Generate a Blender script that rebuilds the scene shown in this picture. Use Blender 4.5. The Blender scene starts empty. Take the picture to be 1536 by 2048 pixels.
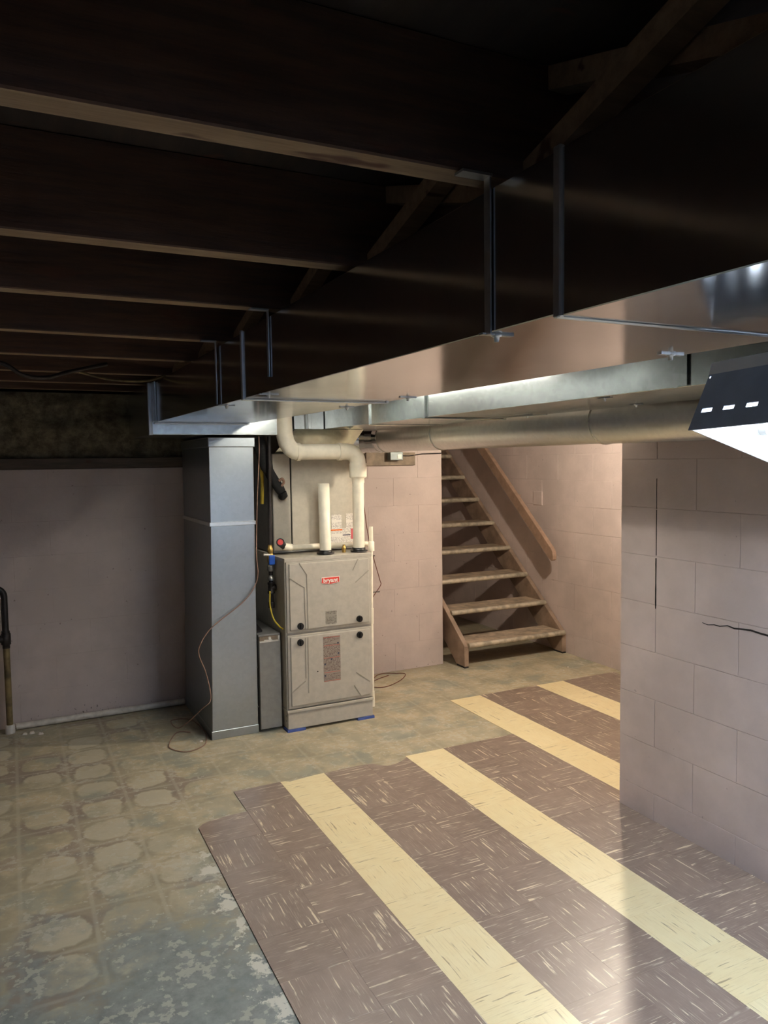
import bpy, bmesh, math, random
from mathutils import Vector, Matrix
random.seed(7)
SC = bpy.context.scene
COL = SC.collection
T = 0.2286                       # nine inch floor tile

# ------------------------------------------------------------------ camera
cam_d = bpy.data.cameras.new('camera'); cam = bpy.data.objects.new('camera', cam_d); COL.objects.link(cam)
cr, cu, cw = Vector((.89754, -.44072, -.01364)), Vector((.0416, .05384, .99768)), Vector((.43897, .89603, -.06665))
M3 = Matrix((cr, cu, -cw)).transposed()
cam.matrix_world = Matrix.Translation((-1.1149, -3.4606, 1.5473)) @ M3.to_4x4()
cam_d.sensor_fit = 'HORIZONTAL'; cam_d.sensor_width = 36; cam_d.lens = 36 * 1525 / 1536
cam_d.clip_start = .02
SC.camera = cam
# ------------------------------------------------------------------ exposure, light levels
SC.view_settings.view_transform = 'Standard'; SC.view_settings.look = 'None'
SC.view_settings.gamma = 1; SC.view_settings.use_curve_mapping = False
SC.view_settings.exposure = 0.35
SKY_STRENGTH = 6.0
TUBE_STRENGTH = 20.0          # shop light in view (cool white tubes)
TUBE2_STRENGTH = 100.0        # unseen shop light added at the right to brighten the near wall
BULB_STRENGTH = 1750.0        # warm bulb in the stair alcove
STRIP_STRENGTH = 75.0        # single tube strip between the two ducts
TUBE_COL = (.80, .90, 1.0); TUBE2_COL = (.67, .82, 1.0); BULB_COL = (1.0, .87, .69); STRIP_COL = (1.0, .96, .84)
W = bpy.data.worlds.new('world'); SC.world = W; W.use_nodes = True
bg = W.node_tree.nodes['Background']; bg.inputs[0].default_value = (.50, .68, 1.0, 1); bg.inputs[1].default_value = SKY_STRENGTH


# ------------------------------------------------------------------ helpers
ORG = {}                          # object name -> world origin

class MB:
    """collects boxes, tubes and prisms (world coordinates) into one mesh"""
    def __init__(s): s.v = []; s.f = []; s.sm = []
    def add(s, vs, fs, smooth=False):
        n = len(s.v); s.v += [tuple(v) for v in vs]
        for f in fs: s.f.append(tuple(n + i for i in f)); s.sm.append(smooth)
        return s
    def box(s, x0, x1, y0, y1, z0, z1):
        return s.hexa([(x0,y0,z0),(x1,y0,z0),(x1,y1,z0),(x0,y1,z0),(x0,y0,z1),(x1,y0,z1),(x1,y1,z1),(x0,y1,z1)])
    def hexa(s, p):
        return s.add(p, [(0,3,2,1),(4,5,6,7),(0,1,5,4),(1,2,6,5),(2,3,7,6),(3,0,4,7)])
    def prism(s, poly, axis, a, b):
        """extrude a 2d polygon; axis 'x': poly=(y,z), 'y': poly=(x,z), 'z': poly=(x,y)"""
        def P(q, t): return {'x': (t,q[0],q[1]), 'y': (q[0],t,q[1]), 'z': (q[0],q[1],t)}[axis]
        n = len(poly)
        vs = [P(q,a) for q in poly] + [P(q,b) for q in poly]
        fs = [tuple(range(n)), tuple(range(2*n-1, n-1, -1))] + [(i, i+n, (i+1)%n+n, (i+1)%n) for i in range(n)]
        return s.add(vs, fs)
    def tube(s, pts, r, n=12, caps=True, closed=False):
        pts = [Vector(p) for p in pts]
        rs = r if isinstance(r, (list, tuple)) else [r]*len(pts)
        rings = []; ref = None
        for i, p in enumerate(pts):
            if i == 0: d = pts[1]-p
            elif i == len(pts)-1: d = p-pts[i-1]
            else:
                d = (pts[i+1]-p).normalized() + (p-pts[i-1]).normalized()
                if d.length < 1e-6: d = pts[i+1]-p
            d.normalize()
            if ref is None:
                ref = Vector((0,0,1)) if abs(d.z) < .9 else Vector((1,0,0))
            a = (ref - d*ref.dot(d)).normalized(); ref = a; b = d.cross(a)
            rings.append([p + (a*math.cos(2*math.pi*k/n) + b*math.sin(2*math.pi*k/n))*rs[i] for k in range(n)])
        vs = [v for ring in rings for v in ring]; fs = []
        for i in range(len(pts)-1):
            for k in range(n):
                fs.append((i*n+k, i*n+(k+1)%n, (i+1)*n+(k+1)%n, (i+1)*n+k))
        s.add(vs, fs, True)
        if caps:
            s.add(rings[0], [tuple(range(n-1,-1,-1))]); s.add(rings[-1], [tuple(range(n))])
        return s
    def lathe(s, base, axis, prof, n=20):
        """prof: (distance along axis, radius)"""
        base = Vector(base); axis = Vector(axis).normalized()
        return s.tube_prof([base + axis*d for d, r in prof], [r for d, r in prof], axis, n)
    def tube_prof(s, pts, rs, axis, n):
        ref = Vector((0,0,1)) if abs(axis.z) < .9 else Vector((1,0,0))
        a = (ref - axis*ref.dot(axis)).normalized(); b = axis.cross(a)
        rings = [[p + (a*math.cos(2*math.pi*k/n)+b*math.sin(2*math.pi*k/n))*max(r,1e-5) for k in range(n)] for p, r in zip(pts, rs)]
        vs = [v for R in rings for v in R]
        fs = [(i*n+k, i*n+(k+1)%n, (i+1)*n+(k+1)%n, (i+1)*n+k) for i in range(len(pts)-1) for k in range(n)]
        s.add(vs, fs, True)
        s.add(rings[0], [tuple(range(n-1,-1,-1))]); s.add(rings[-1], [tuple(range(n))])
        return s
    def mesh(s, name, mat, origin, bevel=0, seg=1):
        o = Vector(origin); me = bpy.data.meshes.new(name)
        me.from_pydata([tuple(Vector(v)-o) for v in s.v], [], s.f)
        for p, m in zip(me.polygons, s.sm): p.use_smooth = m
        bm = bmesh.new(); bm.from_mesh(me)
        bmesh.ops.recalc_face_normals(bm, faces=bm.faces)
        if bevel:
            es = [e for e in bm.edges if len(e.link_faces) == 2 and e.calc_face_angle(0) > .6]
            bmesh.ops.bevel(bm, geom=es, offset=bevel, segments=seg, affect='EDGES', profile=.5, clamp_overlap=True)
        bm.to_mesh(me); bm.free()
        if mat: me.materials.append(MAT[mat])
        return me
    def build(s, name, mat, parent=None, bevel=0, seg=1, origin=None):
        if origin is None:
            lo = [min(v[i] for v in s.v) for i in range(3)]; hi = [max(v[i] for v in s.v) for i in range(3)]
            origin = ((lo[0]+hi[0])/2, (lo[1]+hi[1])/2, lo[2])
        return place(name, s.mesh(name, mat, origin, bevel, seg), origin, parent)

def place(name, me, origin, parent=None, rz=0):
    o = bpy.data.objects.new(name, me); COL.objects.link(o)
    w = Vector(origin); ORG[o.name] = w
    if parent:
        o.parent = parent; o.location = w - ORG[parent.name]
    else: o.location = w
    o.rotation_euler = (0, 0, rz)
    return o

def tag(o, label, cat, group=None, kind=None):
    o['label'] = label; o['category'] = cat
    if group: o['group'] = group
    if kind: o['kind'] = kind
    return o
def thing(name, label, cat, loc, group=None):
    o = bpy.data.objects.new(name, None); COL.objects.link(o); o.location = loc; ORG[o.name] = Vector(loc)
    o.empty_display_size = .1
    return tag(o, label, cat, group)
def struct(o): o['kind'] = 'structure'; return o
def arc(c, u, v, r, a0, a1, n=6):
    c, u, v = Vector(c), Vector(u), Vector(v)
    return [c + u*r*math.cos(math.radians(a0+(a1-a0)*i/n)) + v*r*math.sin(math.radians(a0+(a1-a0)*i/n)) for i in range(n+1)]
def spline(pts, k=6):
    P = [Vector(p) for p in pts]; P = [2*P[0]-P[1]] + P + [2*P[-1]-P[-2]]; out = []
    for i in range(1, len(P)-2):
        for j in range(k):
            t = j/k; a, b, c, d = P[i-1], P[i], P[i+1], P[i+2]
            out.append(.5*((2*b)+(c-a)*t+(2*a-5*b+4*c-d)*t*t+(3*b-a-3*c+d)*t**3))
    out.append(P[-2]); return out

# ------------------------------------------------------------------ materials
MAT = {}
def srgb(r, g, b):
    return tuple(((c/255)/12.92 if c/255 <= .04045 else ((c/255+.055)/1.055)**2.4) for c in (r,g,b)) + (1,)
class N:
    def __init__(s, name):
        s.m = bpy.data.materials.new(name); s.m.use_nodes = True; MAT[name] = s.m
        s.t = s.m.node_tree; s.p = s.t.nodes['Principled BSDF']
    def n(s, typ, **k):
        x = s.t.nodes.new(typ)
        for a, b in k.items(): setattr(x, a, b)
        return x
    def l(s, a, b): s.t.links.new(a, b)
    def val(s, sock, v):
        if isinstance(v, bpy.types.NodeSocket): s.l(v, sock)
        else: sock.default_value = v
    def co(s, kind='Object'):
        return s.n('ShaderNodeTexCoord').outputs[kind]
    def world(s): return s.n('ShaderNodeNewGeometry').outputs['Position']
    def math(s, op, a, b=0.0, c=None, clamp=False):
        x = s.n('ShaderNodeMath', operation=op, use_clamp=clamp); s.val(x.inputs[0], a); s.val(x.inputs[1], b)
        if c is not None: s.val(x.inputs[2], c)
        return x.outputs[0]
    def vmath(s, op, a, b):
        x = s.n('ShaderNodeVectorMath', operation=op); s.val(x.inputs[0], a); s.val(x.inputs[1], b); return x.outputs[0]
    def mapping(s, v, scale=(1,1,1), loc=(0,0,0)):
        x = s.n('ShaderNodeMapping'); s.l(v, x.inputs[0]); x.inputs['Scale'].default_value = scale; x.inputs['Location'].default_value = loc
        return x.outputs[0]
    def noise(s, v, scale, detail=4, rough=.55, out=0):
        x = s.n('ShaderNodeTexNoise'); s.l(v, x.inputs['Vector']); x.inputs['Scale'].default_value = scale
        x.inputs['Detail'].default_value = detail; x.inputs['Roughness'].default_value = rough; return x.outputs[out]
    def step(s, v, a, b):
        x = s.n('ShaderNodeMapRange', interpolation_type='SMOOTHSTEP'); s.val(x.inputs[0], v)
        x.inputs[1].default_value = a; x.inputs[2].default_value = b; return x.outputs[0]
    def mix(s, f, a, b, mode='MIX'):
        x = s.n('ShaderNodeMix', data_type='RGBA', blend_type=mode); s.val(x.inputs[0], f); s.val(x.inputs[6], a); s.val(x.inputs[7], b)
        return x.outputs[2]
    def bump(s, h, strength=.3, dist=.01):
        x = s.n('ShaderNodeBump'); s.l(h, x.inputs['Height']); x.inputs['Strength'].default_value = strength; x.inputs['Distance'].default_value = dist
        s.l(x.outputs[0], s.p.inputs['Normal'])
    def out(s, color=None, rough=None, metal=None, spec=None):
        for k, v in (('Base Color',color),('Roughness',rough),('Metallic',metal),('Specular IOR Level',spec)):
            if v is not None: s.val(s.p.inputs[k], v)

def plain(name, rgb, rough=.5, metal=0, var=.12, scale=18, bump=0):
    m = N(name); v = m.world(); n = m.noise(v, scale)
    c = srgb(*rgb); d = tuple(x*(1-var*2) for x in c[:3]) + (1,); e = tuple(min(1,x*(1+var)) for x in c[:3]) + (1,)
    m.out(m.mix(m.step(n,.3,.7), d, e), rough, metal)
    if bump: m.bump(n, bump, .005)
    return m

def wall_paint(name, rgb, stain=.35, mould=False):
    m = N(name); v = m.world()
    big = m.step(m.noise(v, 2.2, 5, .6), .35, .7); fine = m.noise(v, 55, 3)
    c = srgb(*rgb); d = tuple(x*.80 for x in c[:3])+(1,)
    col = m.mix(big, d, c)
    spots = m.step(m.noise(v, 38, 2, .5), .73, .78)
    col = m.mix(m.math('MULTIPLY', spots, stain), col, srgb(95,78,68))
    if mould:                                                        # dark specks of damp along the foot of the wall
        sp = m.n('ShaderNodeSeparateXYZ'); m.l(v, sp.inputs[0])
        low = m.math('SUBTRACT', .62, m.math('MULTIPLY', sp.outputs[2], -1.3))
        run = m.math('MULTIPLY', m.math('SUBTRACT', m.noise(v, 1.7, 2), .5), .5)
        f = m.step(m.math('SUBTRACT', m.math('ADD', m.noise(v, 46, 4, .65), run), low), -.03, .03)
        col = m.mix(m.math('MULTIPLY', f, .75), col, srgb(62,54,50))
    m.out(col, .62); m.bump(fine, .25, .004)
wall_paint('paint_pink', (215,197,191))
wall_paint('paint_pink_dusty', (194,177,169), .6, True)

def galv(name, tint=(.66,.68,.70), rough=.2, spangle=.03, wav=.07):
    m = N(name); v = m.world()
    vo = m.n('ShaderNodeTexVoronoi'); m.l(v, vo.inputs['Vector']); vo.inputs['Scale'].default_value = 55
    sp = m.n('ShaderNodeSeparateColor'); m.l(vo.outputs['Color'], sp.inputs[0])
    a = tuple(x*(1-spangle*1.6) for x in tint)+(1,); b = tuple(min(1,x*(1+spangle)) for x in tint)+(1,)
    mott = m.noise(v, 6, 4)
    col = m.mix(sp.outputs[0], a, b)
    col = m.mix(m.step(mott,.35,.75), m.mix(.10, col, (.35,.36,.38,1)), col)
    m.out(col, m.math('ADD', rough, m.math('MULTIPLY', m.noise(v, 4, 3), .10)), 1.0)
    m.bump(m.noise(v, 2.6, 2), wav, .02)
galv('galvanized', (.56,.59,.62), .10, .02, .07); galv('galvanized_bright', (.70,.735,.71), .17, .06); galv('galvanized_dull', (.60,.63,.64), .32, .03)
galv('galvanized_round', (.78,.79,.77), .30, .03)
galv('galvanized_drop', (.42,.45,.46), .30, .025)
plain('furnace_enamel', (184,177,164), .42, 0, .04, 30)
plain('coil_enamel', (186,179,164), .45, 0, .04, 30)
plain('cabinet_grey', (150,148,143), .4, .3, .05, 30)
plain('emboss', (164,157,144), .45, 0, .04)
plain('pvc', (244,236,216), .38, 0, .04)
plain('pvc_dusty', (205,196,184), .5, 0, .12)
plain('black_plastic', (22,21,22), .4, 0, .1)
plain('black_foam', (26,25,26), .85, 0, .2, 60, .4)
plain('black_iron', (52,47,46), .5, .6, .2)
plain('steel', (150,148,144), .35, .9, .1)
plain('brass', (190,158,92), .35, .9, .1)
plain('blue_paint', (38,88,182), .45)
plain('blue_pad', (72,92,160), .7)
plain('red_fitting', (196,58,52), .5)
plain('badge_red', (214,62,48), .4, 0, .02)
plain('white_print', (245,235,225), .5, 0, .02)
plain('yellow_hose', (212,184,60), .5)
plain('copper_wire', (146,114,98), .6)
plain('red_wire', (112,62,48), .6)
plain('stair_paint', (158,134,116), .42, 0, .16, 9)
plain('tread_paint', (184,164,142), .38, 0, .22, 14)
plain('nosing_metal', (190,178,158), .36, .25, .18, 20)
plain('rail_paint', (166,136,116), .45, 0, .1)
plain('grey_wood', (128,112,94), .7, 0, .2, 12)
plain('box_grey', (120,128,128), .45, .4, .1)
plain('bronze_pipe', (118,100,66), .6, .2, .3, 14)
plain('dark_gap', (30,24,22), .9)
plain('reflector_white', (232,234,236), .45, 0, .02)
plain('reflector_back', (150,164,190), .4, .2, .05)  # blue of the lamp bloom is put into this outer panel colour
plain('crumb', (215,205,192), .8)
plain('porcelain', (225,220,210), .4)

def wood(name, rgb, rgb2, sc=(1.2,14,14), rough=.75):
    m = N(name); v = m.mapping(m.world(), sc); n = m.noise(v, 4, 6, .65)
    knots = m.noise(m.mapping(m.world(), (3,9,9)), 2.2, 2)
    col = m.mix(m.step(n,.3,.7), srgb(*rgb2), srgb(*rgb)); col = m.mix(m.step(knots,.62,.72), col, srgb(78,46,30))
    m.out(col, rough); m.bump(n, .4, .004)
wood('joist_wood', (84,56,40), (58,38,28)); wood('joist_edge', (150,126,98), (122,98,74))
wood('subfloor_wood', (60,45,35), (42,31,25), (6,.8,6))
wood('sill_wood', (92,78,66), (66,56,48))

def paper(name, rgb, ink, lines=120, accent=None):
    m = N(name); v = m.co('Object')
    sep = m.n('ShaderNodeSeparateXYZ'); m.l(v, sep.inputs[0])
    row = m.math('FRACT', m.math('MULTIPLY', sep.outputs[2], float(lines)))
    brk = m.step(m.noise(m.mapping(v,(160,1,lines)), 1.0, 1), .46, .52)
    para = m.step(m.noise(m.mapping(v,(4,1,28)), 1.0, 1), .40, .46)
    f = m.math('MULTIPLY', m.math('MULTIPLY', m.math('LESS_THAN', row, .5), brk), para)
    col = m.mix(f, srgb(*rgb), srgb(*ink))
    m.out(col, .6)
paper('paper_grey', (148,142,130), (88,80,74)); paper('paper_tan', (150,138,126), (100,78,72), 130)
paper('paper_white', (228,222,212), (150,142,140), 140)
plain('print_red', (178,104,90), .6, 0, .05); plain('print_orange', (222,120,60), .6, 0, .05); plain('print_pink', (206,92,100), .6, 0, .05)
plain('print_dark', (60,62,80), .6, 0, .05)

def emit(name, col, s):
    m = N(name); m.p.inputs['Base Color'].default_value = (.8,.8,.8,1)
    m.p.inputs['Emission Color'].default_value = col+(1,); m.p.inputs['Emission Strength'].default_value = s
emit('tube_glow', TUBE_COL, TUBE_STRENGTH); emit('tube_glow_added', TUBE2_COL, TUBE2_STRENGTH); emit('bulb_glow', BULB_COL, BULB_STRENGTH); emit('strip_glow', STRIP_COL, STRIP_STRENGTH)

def glass():
    m = N('window_glass'); t = m.t
    tr = m.n('ShaderNodeBsdfTransparent'); gl = m.n('ShaderNodeBsdfGlossy'); gl.inputs['Roughness'].default_value = .05
    mx = m.n('ShaderNodeMixShader'); mx.inputs[0].default_value = .08
    m.l(tr.outputs[0], mx.inputs[1]); m.l(gl.outputs[0], mx.inputs[2])
    m.l(mx.outputs[0], t.nodes['Material Output'].inputs['Surface'])
glass()

def vinyl(name, base, dark, streak, streak2, amount):
    m = N(name)
    rnd = m.n('ShaderNodeObjectInfo').outputs['Random']
    off = m.n('ShaderNodeCombineXYZ'); m.l(m.math('MULTIPLY', rnd, 37.0), off.inputs[0]); m.l(m.math('MULTIPLY', rnd, 91.0), off.inputs[1])
    m.l(m.math('MULTIPLY', rnd, 53.0), off.inputs[2])
    v = m.vmath('ADD', m.co('Object'), off.outputs[0])
    warp = m.vmath('SCALE', m.noise(v, 9, 2, out=1), (0,0,0)); warp.node.inputs['Scale'].default_value = .002
    v2 = m.vmath('ADD', v, warp)
    st = m.noise(m.mapping(v2, (6,105,1)), 1.0, 3, .6)
    st2 = m.noise(m.mapping(v2, (11,230,1), (3,7,0)), 1.0, 2, .5)
    patch = m.step(m.noise(v, 13, 2), .34, .56)
    f1 = m.math('MULTIPLY', m.step(st, .60-amount, .645-amount), patch)
    f2 = m.math('MULTIPLY', m.step(st2, .60, .67), .6)
    tone = m.math('ADD', m.math('MULTIPLY', rnd, .2), m.math('MULTIPLY', m.noise(v, 16, 4), .9))
    col = m.mix(m.step(tone, .2, .9), srgb(*base), srgb(*dark))
    fib = m.noise(m.mapping(v2, (14,380,1)), 1.0, 2)
    col = m.mix(m.math('MULTIPLY', m.step(fib,.45,.75), .22), col, srgb(*streak2))
    col = m.mix(f2, col, srgb(*streak2)); col = m.mix(f1, col, srgb(*streak))
    m.out(col, m.math('ADD', .24, m.math('MULTIPLY', m.noise(m.world(), 5, 4), .22)))
    m.bump(m.noise(m.world(), 3.2, 2), .04, .01)
vinyl('vinyl_brown', (148,128,115), (127,109,98), (222,206,180), (174,154,136), .005)
vinyl('vinyl_cream', (242,226,182), (236,216,168), (178,156,118), (214,192,144), -.025)

def concrete():
    m = N('old_floor'); p = m.vmath('SCALE', m.world(), (0,0,0)); p.node.inputs['Scale'].default_value = 1/T
    sep = m.n('ShaderNodeSeparateXYZ'); m.l(p, sep.inputs[0]); U, V = sep.outputs[0], sep.outputs[1]
    nz = m.noise(p, 1.6, 4, .6, 1)                                  # colour noise for edge wobble
    ns = m.n('ShaderNodeSeparateColor'); m.l(nz, ns.inputs[0])
    fu = m.math('ABSOLUTE', m.math('SUBTRACT', m.math('FRACT', U), .5)); fv = m.math('ABSOLUTE', m.math('SUBTRACT', m.math('FRACT', V), .5))
    wu = m.math('ADD', fu, m.math('MULTIPLY', m.math('SUBTRACT', ns.outputs[0], .5), .42))
    wv = m.math('ADD', fv, m.math('MULTIPLY', m.math('SUBTRACT', ns.outputs[1], .5), .42))
    d = m.math('POWER', m.math('ADD', m.math('POWER', m.math('ABSOLUTE', wu), 3.2), m.math('POWER', m.math('ABSOLUTE', wv), 3.2)), 1/3.2)
    blob = m.math('SUBTRACT', 1.0, m.step(d, .35, .40))
    ring = m.math('SUBTRACT', 1.0, m.step(m.math('ABSOLUTE', m.math('SUBTRACT', d, .43)), .0, .05))
    med_ = m.noise(m.mapping(p,(1,1,1),(2,8,0)), .8, 5, .65)
    cell = m.n('ShaderNodeTexWhiteNoise', noise_dimensions='2D')
    cxy = m.n('ShaderNodeCombineXYZ'); m.l(m.math('FLOOR', U), cxy.inputs[0]); m.l(m.math('FLOOR', V), cxy.inputs[1]); m.l(cxy.outputs[0], cell.inputs[0])
    have = m.math('MULTIPLY', m.step(cell.outputs[0], .3, .6), m.step(med_, .36, .52))
    line = m.math('SUBTRACT', 1.0, m.step(m.math('MINIMUM', m.math('SUBTRACT', .5, fu), m.math('SUBTRACT', .5, fv)), .012, .05))
    big = m.noise(p, .38, 4, .6); med = m.noise(p, 1.1, 5, .65); fin = m.noise(p, 4.5, 6, .7); fin2 = m.noise(m.mapping(p,(1,1,1),(9,4,0)), 7, 4, .6)
    base = m.mix(m.step(med,.35,.68), srgb(154,145,122), srgb(190,175,144))
    base = m.mix(m.math('MULTIPLY', m.step(m.noise(m.mapping(p,(1,1,1),(5,2,0)), 1.0, 4, .6), .52,.62), .5), base, srgb(134,142,134))   # greenish grey remains
    base = m.mix(m.math('MULTIPLY', m.step(fin,.55,.72), .5), base, srgb(208,194,162))
    # adhesive blobs and purplish brown paint left between them
    zone = m.step(m.math('ADD', m.math('MULTIPLY', m.math('ADD', U, 1.5), -.16), m.math('MULTIPLY', big, .9)), .38, .62)
    purple = m.math('MULTIPLY', m.math('MULTIPLY', m.math('SUBTRACT', 1.0, blob), m.step(m.noise(p,.55,3),.46,.60)), zone)
    col = m.mix(m.math('MULTIPLY', purple, .6), base, srgb(122,104,100))
    col = m.mix(m.math('MULTIPLY', m.math('MULTIPLY', blob, have), m.math('ADD', .25, m.math('MULTIPLY', zone, .5))), col, srgb(188,180,158))
    col = m.mix(m.math('MULTIPLY', m.math('MULTIPLY', ring, have), m.math('MULTIPLY', zone, .28)), col, srgb(112,102,86))
    col = m.mix(m.math('MULTIPLY', line, .38), col, srgb(184,176,158))
    # blue grey paint in the near left corner of the bare floor
    near = m.math('ADD', m.math('MULTIPLY', m.math('ADD', V, 3.1), -.24), m.math('MULTIPLY', m.math('ADD', m.math('SUBTRACT', med, .5), m.math('SUBTRACT', big, .5)), 1.9))
    near = m.math('ADD', near, m.math('MULTIPLY', m.math('SUBTRACT', fin, .5), .8))
    col = m.mix(m.math('MULTIPLY', m.step(near, -.1, .5), .9), col, m.mix(m.step(fin,.3,.7), srgb(108,115,114), srgb(138,144,140)))
    flake = m.step(m.math('ADD', fin2, m.math('MULTIPLY', m.math('SUBTRACT', med, .5), .7)), .57, .62)
    col = m.mix(m.math('MULTIPLY', flake, .55), col, srgb(190,186,170))
    # pale chipped rim where the last column of tiles was lifted
    rim = m.math('SUBTRACT', 1.0, m.step(m.math('ADD', m.math('ABSOLUTE', m.math('ADD', U, 2.12)), m.math('MULTIPLY', m.math('SUBTRACT', m.noise(m.mapping(p,(1,1,1),(3,1,0)), 2.6, 6, .68), .5), 2.6)), -.06, .04))
    rim = m.math('MULTIPLY', rim, m.math('SUBTRACT', 1.0, m.step(V, -2.4, -1.6)))
    col = m.mix(rim, col, srgb(206,202,188))
    dirt_shade = m.step(m.math('ADD', V, m.math('MULTIPLY', m.math('SUBTRACT', med, .5), 2.4)), 5.6, 6.8)  # grime along the back wall, plus its shadow band put into the colour
    col = m.mix(m.math('MULTIPLY', dirt_shade, .45), col, srgb(104,92,76))
    m.out(col, m.math('ADD', .42, m.math('MULTIPLY', fin, .3)))
    m.bump(m.math('ADD', fin, m.math('MULTIPLY', blob, .2)), .18, .004)
concrete()

def insulation():
    m = N('insulation_wool'); v = m.world(); n = m.noise(v, 14, 6, .7)
    m.out(m.mix(m.step(n,.3,.7), srgb(74,66,52), srgb(128,116,92)), .95); m.bump(m.noise(v, 40, 5, .7), .8, .02)
insulation()

# ------------------------------------------------------------------ the room
XL, XR, YB, YF = -3.3, 2.82, 1.48, -6.6      # left wall, stair wall, back wall, wall behind the photographer
ZJ, ZC = 1.99, 2.18                          # underside of joists, subfloor
NW = 1.29                                    # face of the near block wall
floor = struct(MB().box(XL-.2, XR+.4, YF-.2, 4.2, -.1, 0).build('floor', 'old_floor', origin=(0,0,0)))

# ---- vinyl tiles, each its own piece
def tile_mesh(name, mat, poly=None):
    h = T/2 - .0001
    b = MB().prism(poly or [(-h,-h),(h,-h),(h,h),(-h,h)], 'z', 0, .003)
    return b.mesh(name, mat, (0,0,0), .0003)
TM = {c: tile_mesh('tile', 'vinyl_'+c) for c in ('brown','cream')}
def col_kind(i): return 'cream' if i % 3 == 0 else 'brown'
def put_tile(i, j, me=None, cx=None, cy=None):
    rz = 0 if (i+j) % 2 else math.pi/2
    o = place('tile', me or TM[col_kind(i)], ((i+.5)*T if cx is None else cx, -(j+.5)*T if cy is None else cy, .0004+random.random()*.0008), floor, rz if me is None else 0)
    if me is None and random.random() < .5: o.rotation_euler.z += math.pi
    return o
for i in range(-2, 12):
    j0 = {-2: 1}.get(i, 0) if i < 6 else -3
    for j in range(j0, 16):
        if i >= 6 and j >= 5: break
        if i == 5 and j >= 4: continue
        if (i, j) in ((1,0),(2,0),(-2,1),(0,0)): continue
        put_tile(i, j)
h = T/2 - .0006
# torn and trimmed tiles along the ragged front of the old flooring
put_tile(1, 0, tile_mesh('tile', 'vinyl_brown', [(-h,-h),(h,-h),(h,h*.98),(h*.55,h*1.02),(-h*.2,h),(-h,h*.96)]))
put_tile(2, 0, tile_mesh('tile', 'vinyl_brown', [(-h,-h),(h,-h),(h,h*.86),(h*.62,h*.60),(h*.2,h*.42),(-h*.22,h*.40),(-h*.5,h*.62),(-h*.72,h*.95),(-h,h*.98)]))
put_tile(0, 0, tile_mesh('tile', 'vinyl_cream', [(-h,-h),(h,-h),(h,h),(h*.5,h*.98),(-h*.2,h*.9),(-h*.62,h*.84),(-h*.8,h*.98),(-h,h)]))
put_tile(-2, 1, tile_mesh('tile', 'vinyl_brown', [(-h,-h),(h,-h),(h,h),(h*.1,h*.97),(-h*.5,h*.88),(-h*.8,h*.74),(-h,h*.5)]))
wcut = NW - .004 - 5*T                        # column cut to fit against the near wall
cutm = {}
for j in range(4, 16):
    if 'c' not in cutm: cutm['c'] = tile_mesh('tile', 'vinyl_brown', [(-wcut/2,-h),(wcut/2,-h),(wcut/2,h),(-wcut/2,h)])
    put_tile(5, j, cutm['c'], 5*T+wcut/2)

# ---- block walls
BC = {}
def block_wall(parent, axis, plane, sign, a0, a1, z0, z1, mat, start=0.0, proud=.0024, gap=.0018, skip=None):
    """running-bond blocks on a wall face; axis 'x': face at x=plane running along y; sign = outward direction"""
    hc, lb = .2032, .4064; row = 0; z = z0
    while z < z1 - .02:
        zt = min(z+hc, z1); a = start - (lb/2 if row % 2 else 0)
        while a > a0: a -= lb
        while a < a1:
            b0, b1 = max(a, a0), min(a+lb, a1)
            if b1-b0 > .03 and not (skip and skip((b0+b1)/2, (z+zt)/2)):
                L, H = round(b1-b0, 4), round(zt-z, 4)
                key = (axis, sign, L, H, mat)
                if key not in BC:
                    g = gap/2; t0, t1 = (-.002, proud) if sign > 0 else (-proud, .002)
                    m = MB()
                    if axis == 'x': m.box(t0, t1, -L/2+g, L/2-g, g, H-g)
                    else: m.box(-L/2+g, L/2-g, t0, t1, g, H-g)
                    BC[key] = m.mesh('block', mat, (0,0,0), .0009)
                c = (b0+b1)/2; k = (random.random()-.5)*.0012
                place('block', BC[key], (plane+k, c, z) if axis == 'x' else (c, plane+k, z), parent)
            a += lb
        z += hc; row += 1

wall_back = struct(MB().box(XL-.2, 1.79, YB+.0025, YB+.2, 0, 1.525).box(.2, 1.79, YB+.0025, YB+.2, 1.525, ZC).build('wall_back', 'paint_pink_dusty'))
block_wall(wall_back, 'y', YB+.0025, -1, -1.75, .20, 0, 1.525, 'paint_pink_dusty', -.3, .0018, .0012)
block_wall(wall_back, 'y', YB+.0025, -1, .78, 1.79, 0, 1.99, 'paint_pink_dusty', 1.79, .0022, .0016)
rim = struct(MB().box(XL-.2, .2, YB+.16, YB+.2, 1.525, ZC).build('trim_1', 'subfloor_wood'))
wall_right = struct(MB().box(NW+.0025, NW+.2, YF-.2, -.92, 0, ZC).build('wall_right', 'paint_pink'))
block_wall(wall_right, 'x', NW+.0025, -1, -2.75, -.92, -.085, 1.99, 'paint_pink', -.92-.2032*3+.0)
wall_stair = struct(MB().box(XR+.0025, XR+.2, YF-.2, 4.4, 0, 3.2).build('wall_stair', 'paint_pink'))
block_wall(wall_stair, 'x', XR+.0025, -1, .3, 3.2, -.045, 2.2, 'paint_pink', 1.2, .0025, .002)
wall_left = struct(MB().box(XL-.2, XL, YF-.2, YB, 0, ZC).build('wall_left', 'paint_pink_dusty'))
wall_well = struct(MB().box(1.59, 1.79, YB+.2, 4.4, 0, 3.2).build('wall_stairwell', 'paint_pink_dusty'))
wall_end = struct(MB().box(1.79, XR, 3.75, 3.95, 0, 3.2).build('wall_end', 'paint_pink_dusty'))
well_ceiling = struct(MB().box(1.59, XR+.2, YB+.2, 4.4, 3.2, 3.3).build('ceiling_stairwell', 'paint_pink_dusty'))
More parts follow.
